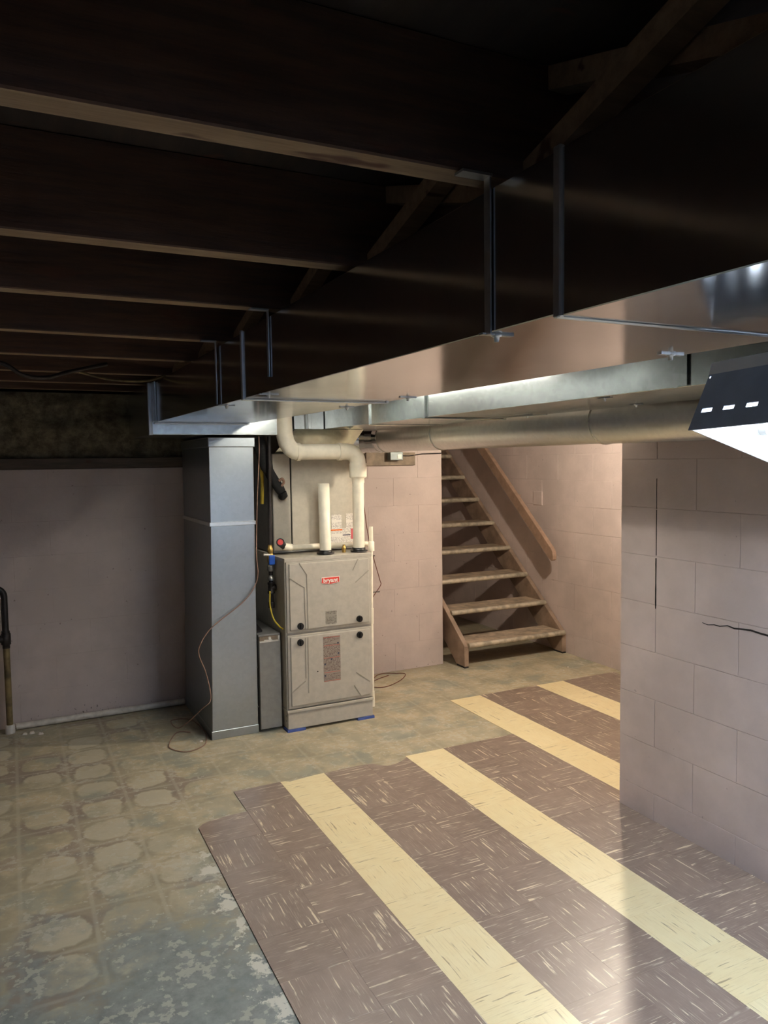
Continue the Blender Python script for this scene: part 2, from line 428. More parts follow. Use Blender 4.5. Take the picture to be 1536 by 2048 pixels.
header = struct(MB().box(1.59, XR+.2, YB, YB+.2, 2.0, 3.3).build('trim_2', 'paint_pink_dusty'))
# wall behind the photographer with two small basement windows
wf = MB()
wins = [(-2.1,-1.3), (.25,1.05)]; xs = [XL] + [x for w in wins for x in w] + [NW]
for k in range(len(xs)-1):
    if k % 2 == 0: wf.box(xs[k], xs[k+1], YF-.2, YF, 0, ZC)
    else: wf.box(xs[k], xs[k+1], YF-.2, YF, 0, 1.5).box(xs[k], xs[k+1], YF-.2, YF, 1.96, ZC)
struct(wf.build('wall_front', 'paint_pink_dusty'))
struct(MB().box(NW+.2, XR, YF-.2, YF, 0, ZC).build('wall_front_alcove', 'paint_pink_dusty'))
for k, (a, b) in enumerate(wins):
    w = struct(MB().box(a,b,YF-.14,YF-.08,1.5,1.53).box(a,b,YF-.14,YF-.08,1.93,1.96).box(a,a+.03,YF-.14,YF-.08,1.53,1.93).box(b-.03,b,YF-.14,YF-.08,1.53,1.93).box((a+b)/2-.015,(a+b)/2+.015,YF-.14,YF-.08,1.53,1.93).build('window_%d' % (k+1), 'porcelain'))
    MB().box(a+.03,(a+b)/2-.015,YF-.113,YF-.107,1.53,1.93).build('pane', 'window_glass', w)
    MB().box((a+b)/2+.015,b-.03,YF-.113,YF-.107,1.53,1.93).build('pane', 'window_glass', w)
    ld = bpy.data.lights.new('window_portal', 'AREA'); ld.shape = 'RECTANGLE'; ld.size = b-a; ld.size_y = .46; ld.cycles.is_portal = True
    lo = bpy.data.objects.new('window_portal', ld); COL.objects.link(lo); lo.location = ((a+b)/2, YF-.19, 1.73); lo.rotation_euler = (math.radians(90), 0, math.pi)

# ---- ceiling: subfloor, joists, cross bridging
ceiling = struct(MB().box(XL-.2, XR+.2, YF-.2, YB+.2, ZC, ZC+.04).build('ceiling', 'subfloor_wood'))
JY = [-5.9,-5.32,-4.74,-4.16,-3.58,-2.99,-2.41,-1.82,-1.29,-.66,-.08,.50,1.00,1.42]
jm = {}
for y in JY:
    xr = NW+.35 if y < -.9 else (XR if y < 1.3 else 1.6)
    jo = MB().box(XL, xr, y-.028, y+.028, ZJ, ZC).build('joist', 'joist_wood', ceiling, .003)
    jo.data.materials.append(MAT['joist_edge'])                      # pale bottom edges; their brighter light than the sides is put into the colour
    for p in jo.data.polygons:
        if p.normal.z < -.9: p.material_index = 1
for a, b in zip(JY[4:-2], JY[5:-1]):
    for up in (0, 1):
        x = -.36 + .05*up; z0, z1 = (ZC-.02, ZJ+.012) if not up else (ZJ+.012, ZC-.02)
        y0, y1 = a+.03, b-.03
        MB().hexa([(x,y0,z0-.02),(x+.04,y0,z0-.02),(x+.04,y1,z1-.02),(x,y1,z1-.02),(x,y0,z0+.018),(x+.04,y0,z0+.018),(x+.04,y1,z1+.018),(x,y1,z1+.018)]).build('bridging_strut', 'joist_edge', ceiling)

# ---- sill board and insulation over the left part of the back wall
sill = MB().box(XL, .19, YB-.012, YB+.16, 1.527, 1.59).build('sill_plate', 'sill_wood', None, .003)
tag(sill, 'long dark wooden sill board on top of the wall left of the furnace', 'board')
bm = MB(); nx, nz = 110, 20; X0, X1, Z0, Z1 = -3.0, .17, 1.592, 1.98
from mathutils import noise as mn
def iy(x, z):
    e = min(1, min(z-Z0, Z1-z)/.06+.2)
    return YB+.03 - .045*e*(mn.noise(Vector((x*4,0,z*7)))+.5*mn.noise(Vector((x*13,3,z*15)))+.4)
vs = [(X0+(X1-X0)*i/nx, iy(X0+(X1-X0)*i/nx, Z0+(Z1-Z0)*k/nz), Z0+(Z1-Z0)*k/nz) for k in range(nz+1) for i in range(nx+1)]
vs2 = [(x, YB+.15, z) for x, y, z in vs]; nn = len(vs)
fs = [(k*(nx+1)+i, k*(nx+1)+i+1, (k+1)*(nx+1)+i+1, (k+1)*(nx+1)+i) for k in range(nz) for i in range(nx)]
bm.add(vs, fs, True)
per = [i for i in range(nx+1)] + [k*(nx+1)+nx for k in range(1,nz+1)] + [nz*(nx+1)+i for i in range(nx-1,-1,-1)] + [k*(nx+1) for k in range(nz-1,0,-1)]
bm.add([vs[p] for p in per]+[vs2[p] for p in per], [(i, (i+1)%len(per), (i+1)%len(per)+len(per), i+len(per)) for i in range(len(per))])
tag(bm.build('insulation_batt', 'insulation_wool'), 'fuzzy grey brown insulation stuffed along the top of the wall', 'insulation', None, 'stuff')

# ---- cracks and patch in the painted block walls
cy = [(-1.364,.901),(-1.39,.897),(-1.42,.903),(-1.446,.902),(-1.48,.911),(-1.51,.906),(-1.535,.909),(-1.58,.913),(-1.62,.909),(-1.70,.905),(-1.78,.909)]
wd = [.001,.0014,.0018,.002,.002,.0028,.003,.0034,.0034,.004,.004]
MB().prism([(y,z+w) for (y,z),w in zip(cy,wd)] + [(y,z-w) for (y,z),w in reversed(list(zip(cy,wd)))], 'x', NW-.0012, NW+.004).build('crack', 'dark_gap', wall_right)
for yc, z0, z1, w in ((-1.1232,.915,1.128,.003),(-1.1232,1.335,1.46,.0011),(-1.1232,1.14,1.33,.0007)):
    pts = []
    for k in range(9):
        z = z0+(z1-z0)*k/8; pts.append((yc+w*(.6+.5*random.random()), z))
    for k in range(8,-1,-1):
        z = z0+(z1-z0)*k/8; pts.append((yc-w*(.6+.5*random.random()), z))
    MB().prism(pts, 'x', NW-.0012, NW+.004).build('crack', 'dark_gap', wall_right)
MB().box(XR-.007, XR+.003, 1.60, 1.715, 1.165, 1.28).build('patch', 'paint_pink', wall_stair, .003)

# ------------------------------------------------------------------ furnace
FX0, FX1, FY0, FY1 = .26, .80, .63, 1.37
fur = thing('furnace', 'grey gas furnace with two door panels and a red badge beside the tall duct', 'furnace', (.53,1.0,0))
for x, y in ((FX0+.05,FY0+.01),(FX1-.05,FY0+.01),(FX0+.05,FY1-.08),(FX1-.05,FY1-.08)):
    MB().box(x-.055,x+.055,y-.014,y+.06,0,.014).build('foot_pad', 'blue_pad', fur)['label'] = 'blue foam pad'
MB().box(FX0+.002,FX1-.002,FY0+.004,FY1,.014,.118).build('base_box', 'furnace_enamel', fur, .003)
MB().box(FX0-.004,FX1+.002,FY0-.004,FY1,.112,.128).build('base_rail', 'furnace_enamel', fur, .002)
MB().box(FX0,FX1,FY0+.012,FY1,.128,1.0).build('cabinet', 'furnace_enamel', fur, .003)
MB().box(FX0-.003,FX1+.003,FY0-.002,FY0+.02,.982,1.004).box(FX0-.003,FX0+.014,FY0+.02,FY1,.982,1.004).box(FX1-.014,FX1+.003,FY0+.02,FY1,.982,1.004).build('rim', 'furnace_enamel', fur, .002)
def ridge(m, pts, y, w=.0032, h=.0035):
    for (xa,za),(xb,zb) in zip(pts[:-1], pts[1:]):
        d = Vector((xb-xa,0,zb-za)); L = d.length; d /= L; n = Vector((-d.z,0,d.x))*w; A, B = Vector((xa,y,za))-d*w*.6, Vector((xb,y,zb))+d*w*.6
        q = [A-n,B-n,B+n,A+n]
        m.hexa([tuple(q[0]),tuple(q[1]),tuple(q[2]),tuple(q[3])] + [tuple(p+Vector((0,-h,0))+(A+B-2*p)*.0) for p in q])
def door(name, z0, z1, emb):
    d = MB().box(FX0+.006,FX1-.004,FY0-.001,FY0+.014,z0,z1).build(name, 'furnace_enamel', fur, .004, 2)
    b = MB(); i = .016
    b.box(FX0+.006+i,FX1-.004-i,FY0-.0095,FY0,z0+i,z1-i*.7)
    b.build('raised_panel', 'furnace_enamel', d, .006, 3)
    for p in emb:
        e = MB(); ridge(e, p, FY0-.009); e.build('embossed_rib', 'emboss', d, .001)
    return d
up = door('door', .574, .984, [[(.281,.896),(.372,.833),(.375,.592)],[(.343,.975),(.388,.906),(.391,.592)],[(.775,.900),(.692,.838)],[(.709,.972),(.676,.91)]])
lo = door('door', .134, .562, [[(.372,.540),(.372,.307)],[(.388,.540),(.386,.220)],[(.283,.232),(.366,.288)],[(.689,.297),(.775,.233)],[(.675,.22),(.717,.152)]])
up['label'] = 'upper door panel with red badge'; lo['label'] = 'lower door panel with long paper sticker'
def latch(x, z, par):
    k = MB().lathe((x,FY0-.008,z), (0,-1,0), [(0,.0195),(.010,.0195),(.013,.017)], 24).box(x-.004,x+.004,FY0-.030,FY0-.020,z-.016,z+.016).build('latch_knob', 'black_plastic', par)
    k['label'] = 'round black latch knob'
latch(.343,.612,up); latch(.712,.617,up); latch(.340,.518,lo); latch(.712,.521,lo)
# badge: red shield with white rim and lettering
bz, bx = .8635, .5315
def shield(sx, sz): return [(bx-.056*sx,bz+.017*sz),(bx+.056*sx,bz+.019*sz),(bx+.058*sx,bz-.016*sz),(bx,bz-.026*sz),(bx-.058*sx,bz-.016*sz)]
bd = MB().prism(shield(1,1), 'y', FY0-.013, FY0-.008).build('badge', 'white_print', up); bd['label'] = 'red badge with white lettering'
MB().prism(shield(.95,.86), 'y', FY0-.0142, FY0-.012).build('badge_face', 'badge_red', bd)
fc = bpy.data.curves.new('lettering', 'FONT'); fc.body = 'bryant'; fc.size = .034; fc.align_x = 'CENTER'; fc.align_y = 'CENTER'; fc.offset = .0011; fc.extrude = .0004; fc.space_character = 1.04
fo = bpy.data.objects.new('lettering', fc); COL.objects.link(fo)
bpy.context.view_layer.update()
tm = bpy.data.meshes.new_from_object(fo.evaluated_get(bpy.context.evaluated_depsgraph_get())); tm.name = 'lettering'
bpy.data.objects.remove(fo); tm.transform(Matrix.Rotation(math.radians(90), 4, 'X')); tm.materials.clear(); tm.materials.append(MAT['white_print'])
t = place('lettering', tm, (bx, FY0-.0147, bz-.0015), bd)
MB().box(.498,.567,FY0-.0103,FY0-.008,.606,.682).build('sticker', 'paper_grey', up)
st = MB().box(.480,.586,FY0-.0103,FY0-.008,.268,.533).build('sticker', 'paper_tan', lo)
for z in (.528,.480,.407,.322,.271): MB().box(.482,.584,FY0-.0111,FY0-.0099,z-.002,z+.0015).build('print_band', 'print_red', st)
for x, z in ((.572,.489),(.574,.428),(.489,.371),(.489,.303),(.530,.397)): MB().box(x-.005,x+.005,FY0-.0111,FY0-.0099,z-.005,z+.005).build('print_mark', 'print_dark', st)
MB().lathe((.443,FY0-.009,.335),(0,-1,0),[(0,.004),(.001,.004)],10).build('screw_hole', 'dark_gap', lo)
MB().tube([(.68,FY0+.13,1.0),(.68,FY0+.13,1.02)],.011,12).lathe((.68,FY0+.13,1.018),(0,0,1),[(0,.014),(.014,.014),(.02,.009),(.03,.009)],8).build('brass_plug', 'brass', fur)['label'] = 'small brass plug'
for z in (.06,.09): MB().lathe((FX0+.002,FY0+.03,z),(-1,0,0),[(0,.005),(.004,.003)],8).build('screw', 'steel', fur)
for z in (.966,.738): MB().tube([(FX1,.78,z),(FX1+.10+(.03 if z<.8 else 0),.79,z-.004)],.003,6).build('rod', 'black_iron', fur)

# ------------------------------------------------------------------ coil cabinet over the furnace
CX0, CX1, CY0, CY1 = .283, .82, .885, 1.40
coil = thing('coil_cabinet', 'beige sheet metal coil cabinet standing on top of the furnace', 'cabinet', (.55,1.14,1.005))
MB().box(CX0,CX1,CY0+.012,CY1,1.005,1.60).build('body', 'cabinet_grey', coil, .003)
MB().box(CX0,.392,CY0,CY0+.014,1.02,1.598).build('narrow_panel', 'coil_enamel', coil, .003)
MB().box(.398,CX1,CY0-.004,CY0+.012,1.03,1.598).build('access_panel', 'coil_enamel', coil, .003)
MB().box(.391,.399,CY0+.002,CY0+.012,1.03,1.598).build('panel_gap', 'dark_gap', coil)  # dark strip standing in for the shadow in the panel seam
y = CY0-.004
MB().box(.652,.718,y-.0014,y,1.132,1.222).build('sticker', 'paper_white', coil)
MB().box(.748,.803,y-.0014,y,1.128,1.226).build('sticker', 'paper_white', coil)
sk = MB().box(.645,.803,y-.0016,y,1.042,1.134).build('sticker', 'paper_white', coil)
MB().box(.645,.722,y-.0024,y-.0012,1.122,1.132).build('print_band', 'print_orange', sk)
MB().box(.780,.802,y-.0024,y-.0012,1.066,1.131).build('print_band', 'print_pink', sk)
MB().box(.724,.776,y-.0024,y-.0012,1.090,1.096).build('print_band', 'print_dark', sk)

# ------------------------------------------------------------------ supply plenum above the coil
sp = thing('supply_plenum', 'slanted galvanized plenum joining the coil cabinet to the ceiling duct', 'duct', (.55,1.15,1.60))
MB().hexa([(CX0+.02,CY0+.015,1.602),(.775,CY0+.015,1.602),(.775,CY1-.01,1.602),(CX0+.02,CY1-.01,1.602),(.40,.80,1.741),(.84,.80,1.741),(.84,CY1-.01,1.741),(.40,CY1-.01,1.741)]).build('transition', 'galvanized_bright', sp)
MB().box(.40,.585,.815,CY1-.01,1.743,1.955).build('riser', 'galvanized_dull', sp)
MB().box(.478,.502,.792,.812,1.742,1.955).build('flange', 'galvanized_dull', sp, .002)
MB().hexa([(.375,.90,1.70),(.47,.808,1.742),(.47,.814,1.742),(.375,.906,1.70),(.375,.90,1.955),(.47,.808,1.955),(.47,.814,1.955),(.375,.906,1.955)]).build('taper', 'galvanized_dull', sp)

# ------------------------------------------------------------------ return trunk (left), supply trunk (right)
AX0, AX1 = -.42, .085
ra = thing('return_trunk_duct', 'large rectangular galvanized ceiling duct with dark side running toward the camera', 'duct', (-.17,-1.5,1.745))
def zb(y): return 1.747 + (y+2.6)*.0055
secs = [(.68,-1.03,0,0), (-1.03,-2.61,.0,.004), (-2.61,-5.6,-.004,.006)]
for y1, y0, dz, dx in secs:
    a, b = AX0-dx, AX1+dx
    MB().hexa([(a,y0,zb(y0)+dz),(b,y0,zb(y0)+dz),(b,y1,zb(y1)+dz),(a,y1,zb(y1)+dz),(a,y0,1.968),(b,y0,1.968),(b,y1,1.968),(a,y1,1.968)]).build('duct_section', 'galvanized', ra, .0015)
for y, w in ((-1.03,.007),(-2.61,.008)):
    z = zb(y)
    MB().box(AX0-.0105,AX0-.001,y-w,y+w,z-.006,1.972).box(AX0-.012,AX1+.012,y-w*.5,y+w*.5,z-.007,z-.001).box(AX1+.001,AX1+.0125,y-w,y+w,z-.006,1.972).build('drive_cleat', 'galvanized_dull', ra, .002)
MB().box(AX0-.010,AX0-.001,.60,.676,1.768,1.972).box(AX0-.014,AX0-.001,.645,.676,1.768,1.972).build('drive_cleat', 'galvanized_dull', ra, .002)
MB().box(AX0-.005,AX1,.655,.676,1.757,1.7645).build('drive_cleat', 'galvanized_dull', ra, .001)
for y, zl in ((-.69,1.765),(-1.31,1.80),(-2.44,1.748)):
    z0 = zl-.004
    s_ = MB().box(AX0-.009,AX0-.006,y-.008,y+.008,z0,1.986).box(AX0-.06,AX0-.006,y-.012,y+.012,1.984,1.988).build('hanger_strap', 'galvanized_dull', ra)
for x, y in ((-.40,-.72),(-.405,-2.43),(-.40,-1.22),(.06,-.75),(.06,-1.25),(.05,-2.36)):
    MB().lathe((x,y,zb(y)-.001),(0,0,-1),[(0,.009),(.003,.009),(.004,.005),(.012,.004)],8).box(x-.03,x+.03,y-.006,y+.006,zb(y)-.003,zb(y)).build('screw_clip', 'galvanized_dull', ra)
# deeper end section above the vertical drop
MB().box(-.445,.252,.68,1.44,1.702,1.965).build('drop_box', 'galvanized_bright', ra, .002)
MB().box(-.45,-.43,.676,.70,1.70,1.972).build('corner_flange', 'galvanized_dull', ra, .002)

sb = thing('supply_trunk_duct', 'second rectangular galvanized ceiling duct with bright side right of the first', 'duct', (.8,-1.3,1.745))
BX0, BX1 = .59, 1.02
for y1, y0, dz in ((1.08,.17,0),(.17,-.42,.002),(-.42,-2.62,0),(-2.62,-5.6,.003)):
    MB().box(BX0-dz,BX1,y0,y1,1.743-dz,1.965).build('duct_section', 'galvanized_bright', sb, .0015)
for y, w in ((.17,.006),(-.42,.012),(-2.62,.012)):
    MB().box(BX0-.011,BX0-.001,y-w,y+w,1.737,1.967).box(BX0-.01,BX1+.01,y-w*.7,y+w*.7,1.735,1.741).build('drive_cleat', 'galvanized_bright', sb, .0015)
for y in (-1.90,):
    MB().box(BX0-.008,BX0-.004,y-.016,y+.016,1.748,1.986).box(BX0-.008,BX0-.002,y+.016,y+.03,1.742,1.975).build('hanger_strap', 'galvanized_bright', sb)
for x, y in ((.62,.5),(.62,-1.55),(.95,-.7),(.95,-1.35)):
    MB().lathe((x,y,1.742),(0,0,-1),[(0,.009),(.003,.009),(.004,.005),(.012,.004)],8).box(x-.006,x+.006,y-.03,y+.03,1.739,1.742).build('screw_clip', 'galvanized_dull', sb)
MB().tube([(.80,-.43,1.734),(.93,-.86,1.734)],.003,6).build('bar', 'galvanized_dull', sb)

# round duct beside and below the supply trunk
rc = thing('round_duct', 'long round galvanized pipe hanging along the underside of the right duct', 'duct', (1.125,-.8,1.61))
RX, RZ, RR = 1.128, 1.700, .094
for y1, y0, r in ((1.05,.33,RR),(.33,-1.0,RR-.0015),(-1.0,-2.0,RR),(-2.0,-5.5,RR-.0015)):
    MB().tube([(RX,y1,RZ),(RX,y0,RZ)], r, 40).build('pipe_section', 'galvanized_round', rc)
for y in (.33,-1.0,-2.0):
    MB().tube([(RX,y-.006,RZ),(RX,y,RZ),(RX,y+.006,RZ)], [RR+.0008,RR+.004,RR+.0008], 40).build('crimp_ring', 'galvanized_bright', rc)
# adjustable elbow at the far end
ec = [(RX,1.05,RZ),(RX-.012,1.13,RZ),(RX-.05,1.20,RZ),(RX-.115,1.255,RZ),(RX-.20,1.275,RZ),(RX-.272,1.28,RZ)]
for k in range(5):
    MB().tube([ec[k], ec[k+1]], RR+.002*(k%2), 32).build('elbow_gore', 'galvanized', rc)
    p = Vector(ec[k]); d = (Vector(ec[k+1])-p).normalized()
    MB().tube([p-d*.005, p, p+d*.005], [RR+.001,RR+.0055,RR+.001], 32).build('crimp_ring', 'galvanized_bright', rc)
for y in (-1.86,):
    a = arc((RX,y,RZ),(1,0,0),(0,0,1),RR+.004,-10,-190,20)
    MB().tube(a,.0022,6).build('hanging_wire', 'black_iron', rc)

# ------------------------------------------------------------------ return drop beside the furnace
PX0, PX1, PY0, PY1 = -.143, .118, .72, 1.44
rd = thing('return_drop_duct', 'tall upright galvanized duct standing on the floor left of the furnace', 'duct', (-.012,1.08,0))
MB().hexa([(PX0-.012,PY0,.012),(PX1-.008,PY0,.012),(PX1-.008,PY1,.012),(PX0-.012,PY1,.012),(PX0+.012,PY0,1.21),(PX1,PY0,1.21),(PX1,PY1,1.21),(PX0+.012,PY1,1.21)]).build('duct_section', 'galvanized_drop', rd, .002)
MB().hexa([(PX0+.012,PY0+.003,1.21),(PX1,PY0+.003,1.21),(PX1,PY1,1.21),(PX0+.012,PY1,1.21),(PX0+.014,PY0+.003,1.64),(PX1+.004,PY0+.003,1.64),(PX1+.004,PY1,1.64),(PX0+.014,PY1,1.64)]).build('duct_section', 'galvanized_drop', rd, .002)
MB().box(PX0+.004,PX1+.006,PY0-.007,PY1,1.200,1.222).build('seam_band', 'galvanized_round', rd, .002)
MB().box(PX0+.008,PX1+.012,PY0-.006,PY1,1.636,1.690).build('collar', 'galvanized_drop', rd, .004)
MB().box(PX0-.016,PX1-.004,PY0-.004,PY1,.0,.048).build('floor_collar', 'galvanized_drop', rd, .002)
for z in (.15,.38): MB().lathe((PX1-.006,PY0+.002,z),(0,-1,0),[(0,.005),(.004,.003)],8).build('screw', 'steel', rd)

# ------------------------------------------------------------------ filter cabinet between drop and furnace
fb = thing('filter_cabinet', 'low grey filter cabinet squeezed between the upright duct and the furnace', 'cabinet', (.183,1.0,0))
MB().box(.122,.252,.715,1.36,.014,.565).build('body', 'cabinet_grey', fb, .002)
MB().box(.121,.248,.700,.716,.018,.528).build('door', 'cabinet_grey', fb, .003)
MB().box(.124,.240,.702,.72,.532,.556).build('rail', 'grey_wood', fb)
MB().box(.123,.238,.694,.703,.524,.532).box(.150,.196,.693,.703,.531,.538).box(.232,.240,.694,.703,.524,.556).build('door_clip', 'porcelain', fb)
MB().lathe((.182,.704,.545),(0,-1,0),[(0,.008),(.008,.010),(.012,.006)],14).build('knob', 'porcelain', fb)
MB().hexa([(.13,.78,.566),(.165,.78,.566),(.225,1.25,.566),(.19,1.25,.566),(.13,.78,.578),(.165,.78,.578),(.225,1.25,.578),(.19,1.25,.578)]).build('slide_track', 'black_iron', fb)

# ------------------------------------------------------------------ vent, intake and drain pipes of plastic
vy = .74
vp = thing('vent_pipe', 'white plastic vent pipe bending from the furnace top toward the tall duct', 'pipe', (.77,vy,1.0))
MB().tube([(.770,vy,1.012),(.772,vy,1.46)],.035,24).build('riser', 'pvc', vp)
MB().lathe((.770,vy,1.004),(0,0,1),[(0,.052),(.006,.052),(.007,.041),(.024,.040)],24).build('rubber_boot', 'black_plastic', vp)
MB().lathe((.772,vy,1.418),(0,0,1),[(0,.0375),(.028,.0375),(.034,.050),(.040,.0525),(.118,.0525)],28).build('coupling', 'pvc', vp)
zv = 1.607
MB().tube([(.772,vy,1.50)] + arc((.700,vy,1.535),(1,0,0),(0,0,1),.072,0,90,8) + [(.645,vy,zv)],.0485,28).build('elbow', 'pvc', vp)
MB().tube([(.70,vy,zv),(.40,vy,zv)],.0455,28).build('cross_pipe', 'pvc', vp)
MB().tube([(.665,vy,zv),(.643,vy,zv)],.0525,28).build('coupling', 'pvc', vp)
MB().tube([(.402,vy,zv),(.380,vy,zv)],.0525,28).build('coupling', 'pvc', vp)
MB().tube([(.395,vy,zv),(.372,vy,zv+.004),(.345,vy,zv+.022),(.324,vy,zv+.055),(.313,vy,zv+.10),(.309,vy,zv+.20),(.308,vy,zv+.375)],.0485,28).build('bend', 'pvc', vp)
ip = thing('intake_pipe', 'short upright white plastic pipe stub open at the top on the furnace', 'pipe', (.55,vy,1.0))
m = MB(); n = 26
prof = [(.012,.034),(.42,.034),(.42,.029),(.30,.029)]
m.lathe((.553,vy,1.0),(-.012,0,1),prof,n); m.build('stub', 'pvc', ip)
MB().lathe((.553,vy,1.004),(0,0,1),[(0,.052),(.006,.052),(.007,.040),(.022,.039)],24).build('rubber_boot', 'black_plastic', ip)
dp = thing('condensate_drain', 'thin white drain pipe with red end fitting lying behind the furnace top pipes', 'pipe', (.6,.835,1.03))
MB().tube([(.325,.82,1.052),(.36,.826,1.043),(.87,.835,1.035)],.0165,16).build('pipe', 'pvc', dp)
MB().tube([(.318,.818,1.053),(.372,.827,1.043)],.0215,16).build('elbow', 'pvc', dp)
rf = MB().tube([(.325,.822,1.052),(.292,.80,1.078),(.284,.772,1.084)],[.019,.022,.024],18).build('red_fitting', 'black_plastic', dp); rf['label'] = 'black elbow with red mouth'
MB().tube([(.284,.773,1.084),(.2835,.769,1.0846)],[.017,.017],18).build('red_ring', 'red_fitting', rf)
sd = thing('drain_tube', 'thin white plastic tube running down the right edge of the furnace', 'pipe', (.82,.72,0))
MB().tube([(.852,.74,1.150),(.853,.74,1.03)],.0125,14).build('standpipe', 'pvc', sd)
MB().lathe((.853,.74,1.0),(0,0,1),[(0,.019),(.055,.019),(.06,.014)],14).build('tee', 'pvc', sd)
MB().tube([(.853,.74,1.0),(.830,.70,.64),(.824,.69,.10)],.0095,12).build('tube', 'pvc', sd)
MB().tube([(.830,.70,.655),(.829,.699,.56)],.0125,12).build('coupling', 'pvc', sd)
MB().tube([(.824,.69,.145),(.824,.688,.05)],.0125,12).build('foot_coupling', 'pvc', sd)

# ------------------------------------------------------------------ gas line, refrigerant lines, wires
gx, gy = .231, .80
gl = thing('gas_line', 'black iron gas pipe with blue valve on the left side of the furnace', 'pipe', (gx,gy,.70))
MB().tube([(gx+.012,gy+.01,1.698),(gx,gy,1.05)],.0115,12).build('drop_pipe', 'black_iron', gl)
MB().lathe((gx,gy,1.02),(0,0,1),[(0,.014),(.01,.018),(.03,.018),(.034,.014),(.05,.013)],8).build('brass_nut', 'brass', gl)
vb = MB().lathe((gx,gy,.962),(0,0,1),[(0,.014),(.012,.02),(.045,.02),(.058,.014)],14).build('valve_body', 'brass', gl)
MB().box(gx-.018,gx+.018,gy-.036,gy-.018,.955,1.012).build('valve_handle', 'blue_paint', vb, .006, 2)['label'] = 'blue valve handle'
MB().tube([(gx-.05,gy-.03,1.018),(gx-.01,gy-.022,1.014)],.006,10).build('handle_pin', 'porcelain', vb)
MB().tube([(gx,gy,.962),(gx,gy,.72)],.0125,12).build('riser', 'black_iron', gl)
MB().lathe((gx,gy,.915),(0,0,1),[(0,.018),(.012,.024),(.02,.020),(.028,.024),(.04,.018)],8).build('union', 'steel', gl)
MB().lathe((gx,gy,.862),(0,0,1),[(0,.02),(.018,.02),(.02,.015),(.03,.015)],10).build('coupling', 'steel', gl)
MB().lathe((gx,gy,.785),(0,0,1),[(0,.021),(.012,.021),(.014,.018),(.05,.018),(.052,.021),(.064,.021)],14).tube([(gx,gy,.817),(gx+.028,gy,.817)],.019,14).build('tee', 'black_iron', gl)
MB().lathe((gx,gy,.700),(0,0,1),[(0,.018),(.03,.019),(.034,.016)],12).build('drip_cap', 'black_iron', gl)
yh = MB().tube(spline([(gx-.012,gy-.014,.80),(gx-.014,gy-.016,.72),(gx-.006,gy-.05,.645),(gx+.014,gy-.10,.604),(FX0-.006,gy-.13,.597)]),.005,8).build('yellow_tube', 'yellow_hose', gl); yh['label'] = 'thin yellow tube'
yb = tag(MB().tube(spline([(.222,.955,1.694),(.236,.955,1.55),(.240,.955,1.42),(.236,.955,1.30)]),.011,10).build('gas_hose', 'yellow_hose'), 'bright yellow hose hanging in the dark gap beside the tall duct', 'hose')
rl = thing('refrigerant_line', 'black foam covered pipe slanting down in front of the coil cabinet', 'pipe', (.26,.84,1.34))
MB().tube(spline([(.195,.885,1.69),(.215,.875,1.62),(.25,.858,1.50),(.325,.850,1.372)]),[.040]*6+[.037]*6+[.030]*6+[.026],16).build('foam_sleeve', 'black_foam', rl)
MB().tube([(.330,.849,1.37),(.338,.852,1.352),(.335,.876,1.345)],.024,16).build('elbow', 'black_foam', rl)
MB().tube(spline([(.300,.82,1.44),(.318,.812,1.452),(.33,.82,1.43),(.318,.83,1.41)]),.008,8).build('copper_stub', 'copper_wire', rl)
tw = tag(MB().tube(spline([(.150,.705,1.694),(.148,.70,1.60),(.132,.70,1.36),(.124,.702,1.20),(.118,.70,1.03),(.119,.70,.89),(.045,.705,.775),(-.145,.695,.645),(-.215,.69,.555),(-.222,.69,.495),(-.188,.69,.395),(-.165,.69,.25),(-.205,.72,.19),(-.30,.90,.04),(-.30,1.156,.004),(-.196,1.123,.004),(-.165,.906,.004),(-.178,.771,.004),(-.22,.654,.004),(-.318,.605,.004),(-.383,.68,.004),(-.386,.764,.004),(-.31,.93,.005),(-.24,.90,.004)],8),.003,6).build('thermostat_wire', 'copper_wire'),
  'loose brownish wire drooping across the tall duct and coiled on the floor', 'wire')
w2 = tag(MB().tube(spline([(.858,.86,1.55),(.862,.87,1.35),(.895,.88,1.10),(.94,.89,.93),(.985,.90,.79),(.99,.90,.755),(.94,.90,.69),(.88,.90,.60),(.86,.95,.30),(.95,1.1,.03),(1.216,1.44,.004),(1.356,1.41,.004),(1.401,1.36,.004),(1.295,1.238,.004),(1.134,1.151,.004),(1.05,1.22,.004),(1.15,1.33,.004),(1.28,1.39,.005)],8),.0028,6).build('control_wire', 'red_wire'),
  'thin dark red wire hanging right of the furnace with a loop on the floor', 'wire')

# ------------------------------------------------------------------ junction box on the back wall
tag(MB().box(1.16,1.555,YB-.022,YB-.001,1.515,1.608).build('backing_board', 'grey_wood', None, .002), 'short weathered board fixed to the wall behind the electrical box', 'board')
jb = thing('junction_box', 'small grey electrical box on the board right of the vent elbow', 'electrical box', (1.375,YB-.05,1.545))
MB().box(1.325,1.428,YB-.075,YB-.023,1.552,1.612).build('box', 'box_grey', jb, .004, 2)
MB().lathe((1.376,YB-.05,1.61),(0,0,1),[(0,.03),(.012,.038),(.016,.03)],14).build('dome', 'box_grey', jb)
MB().box(1.382,1.414,YB-.079,YB-.074,1.562,1.594).build('outlet_plate', 'porcelain', jb)
tag(MB().tube([(1.43,YB-.03,1.585),(1.50,YB-.026,1.582),(1.62,YB-.008,1.596),(1.787,YB-.008,1.60)],.004,6).build('electric_cable', 'black_iron'), 'thin dark cable leading from the grey box to the stair opening', 'cable')

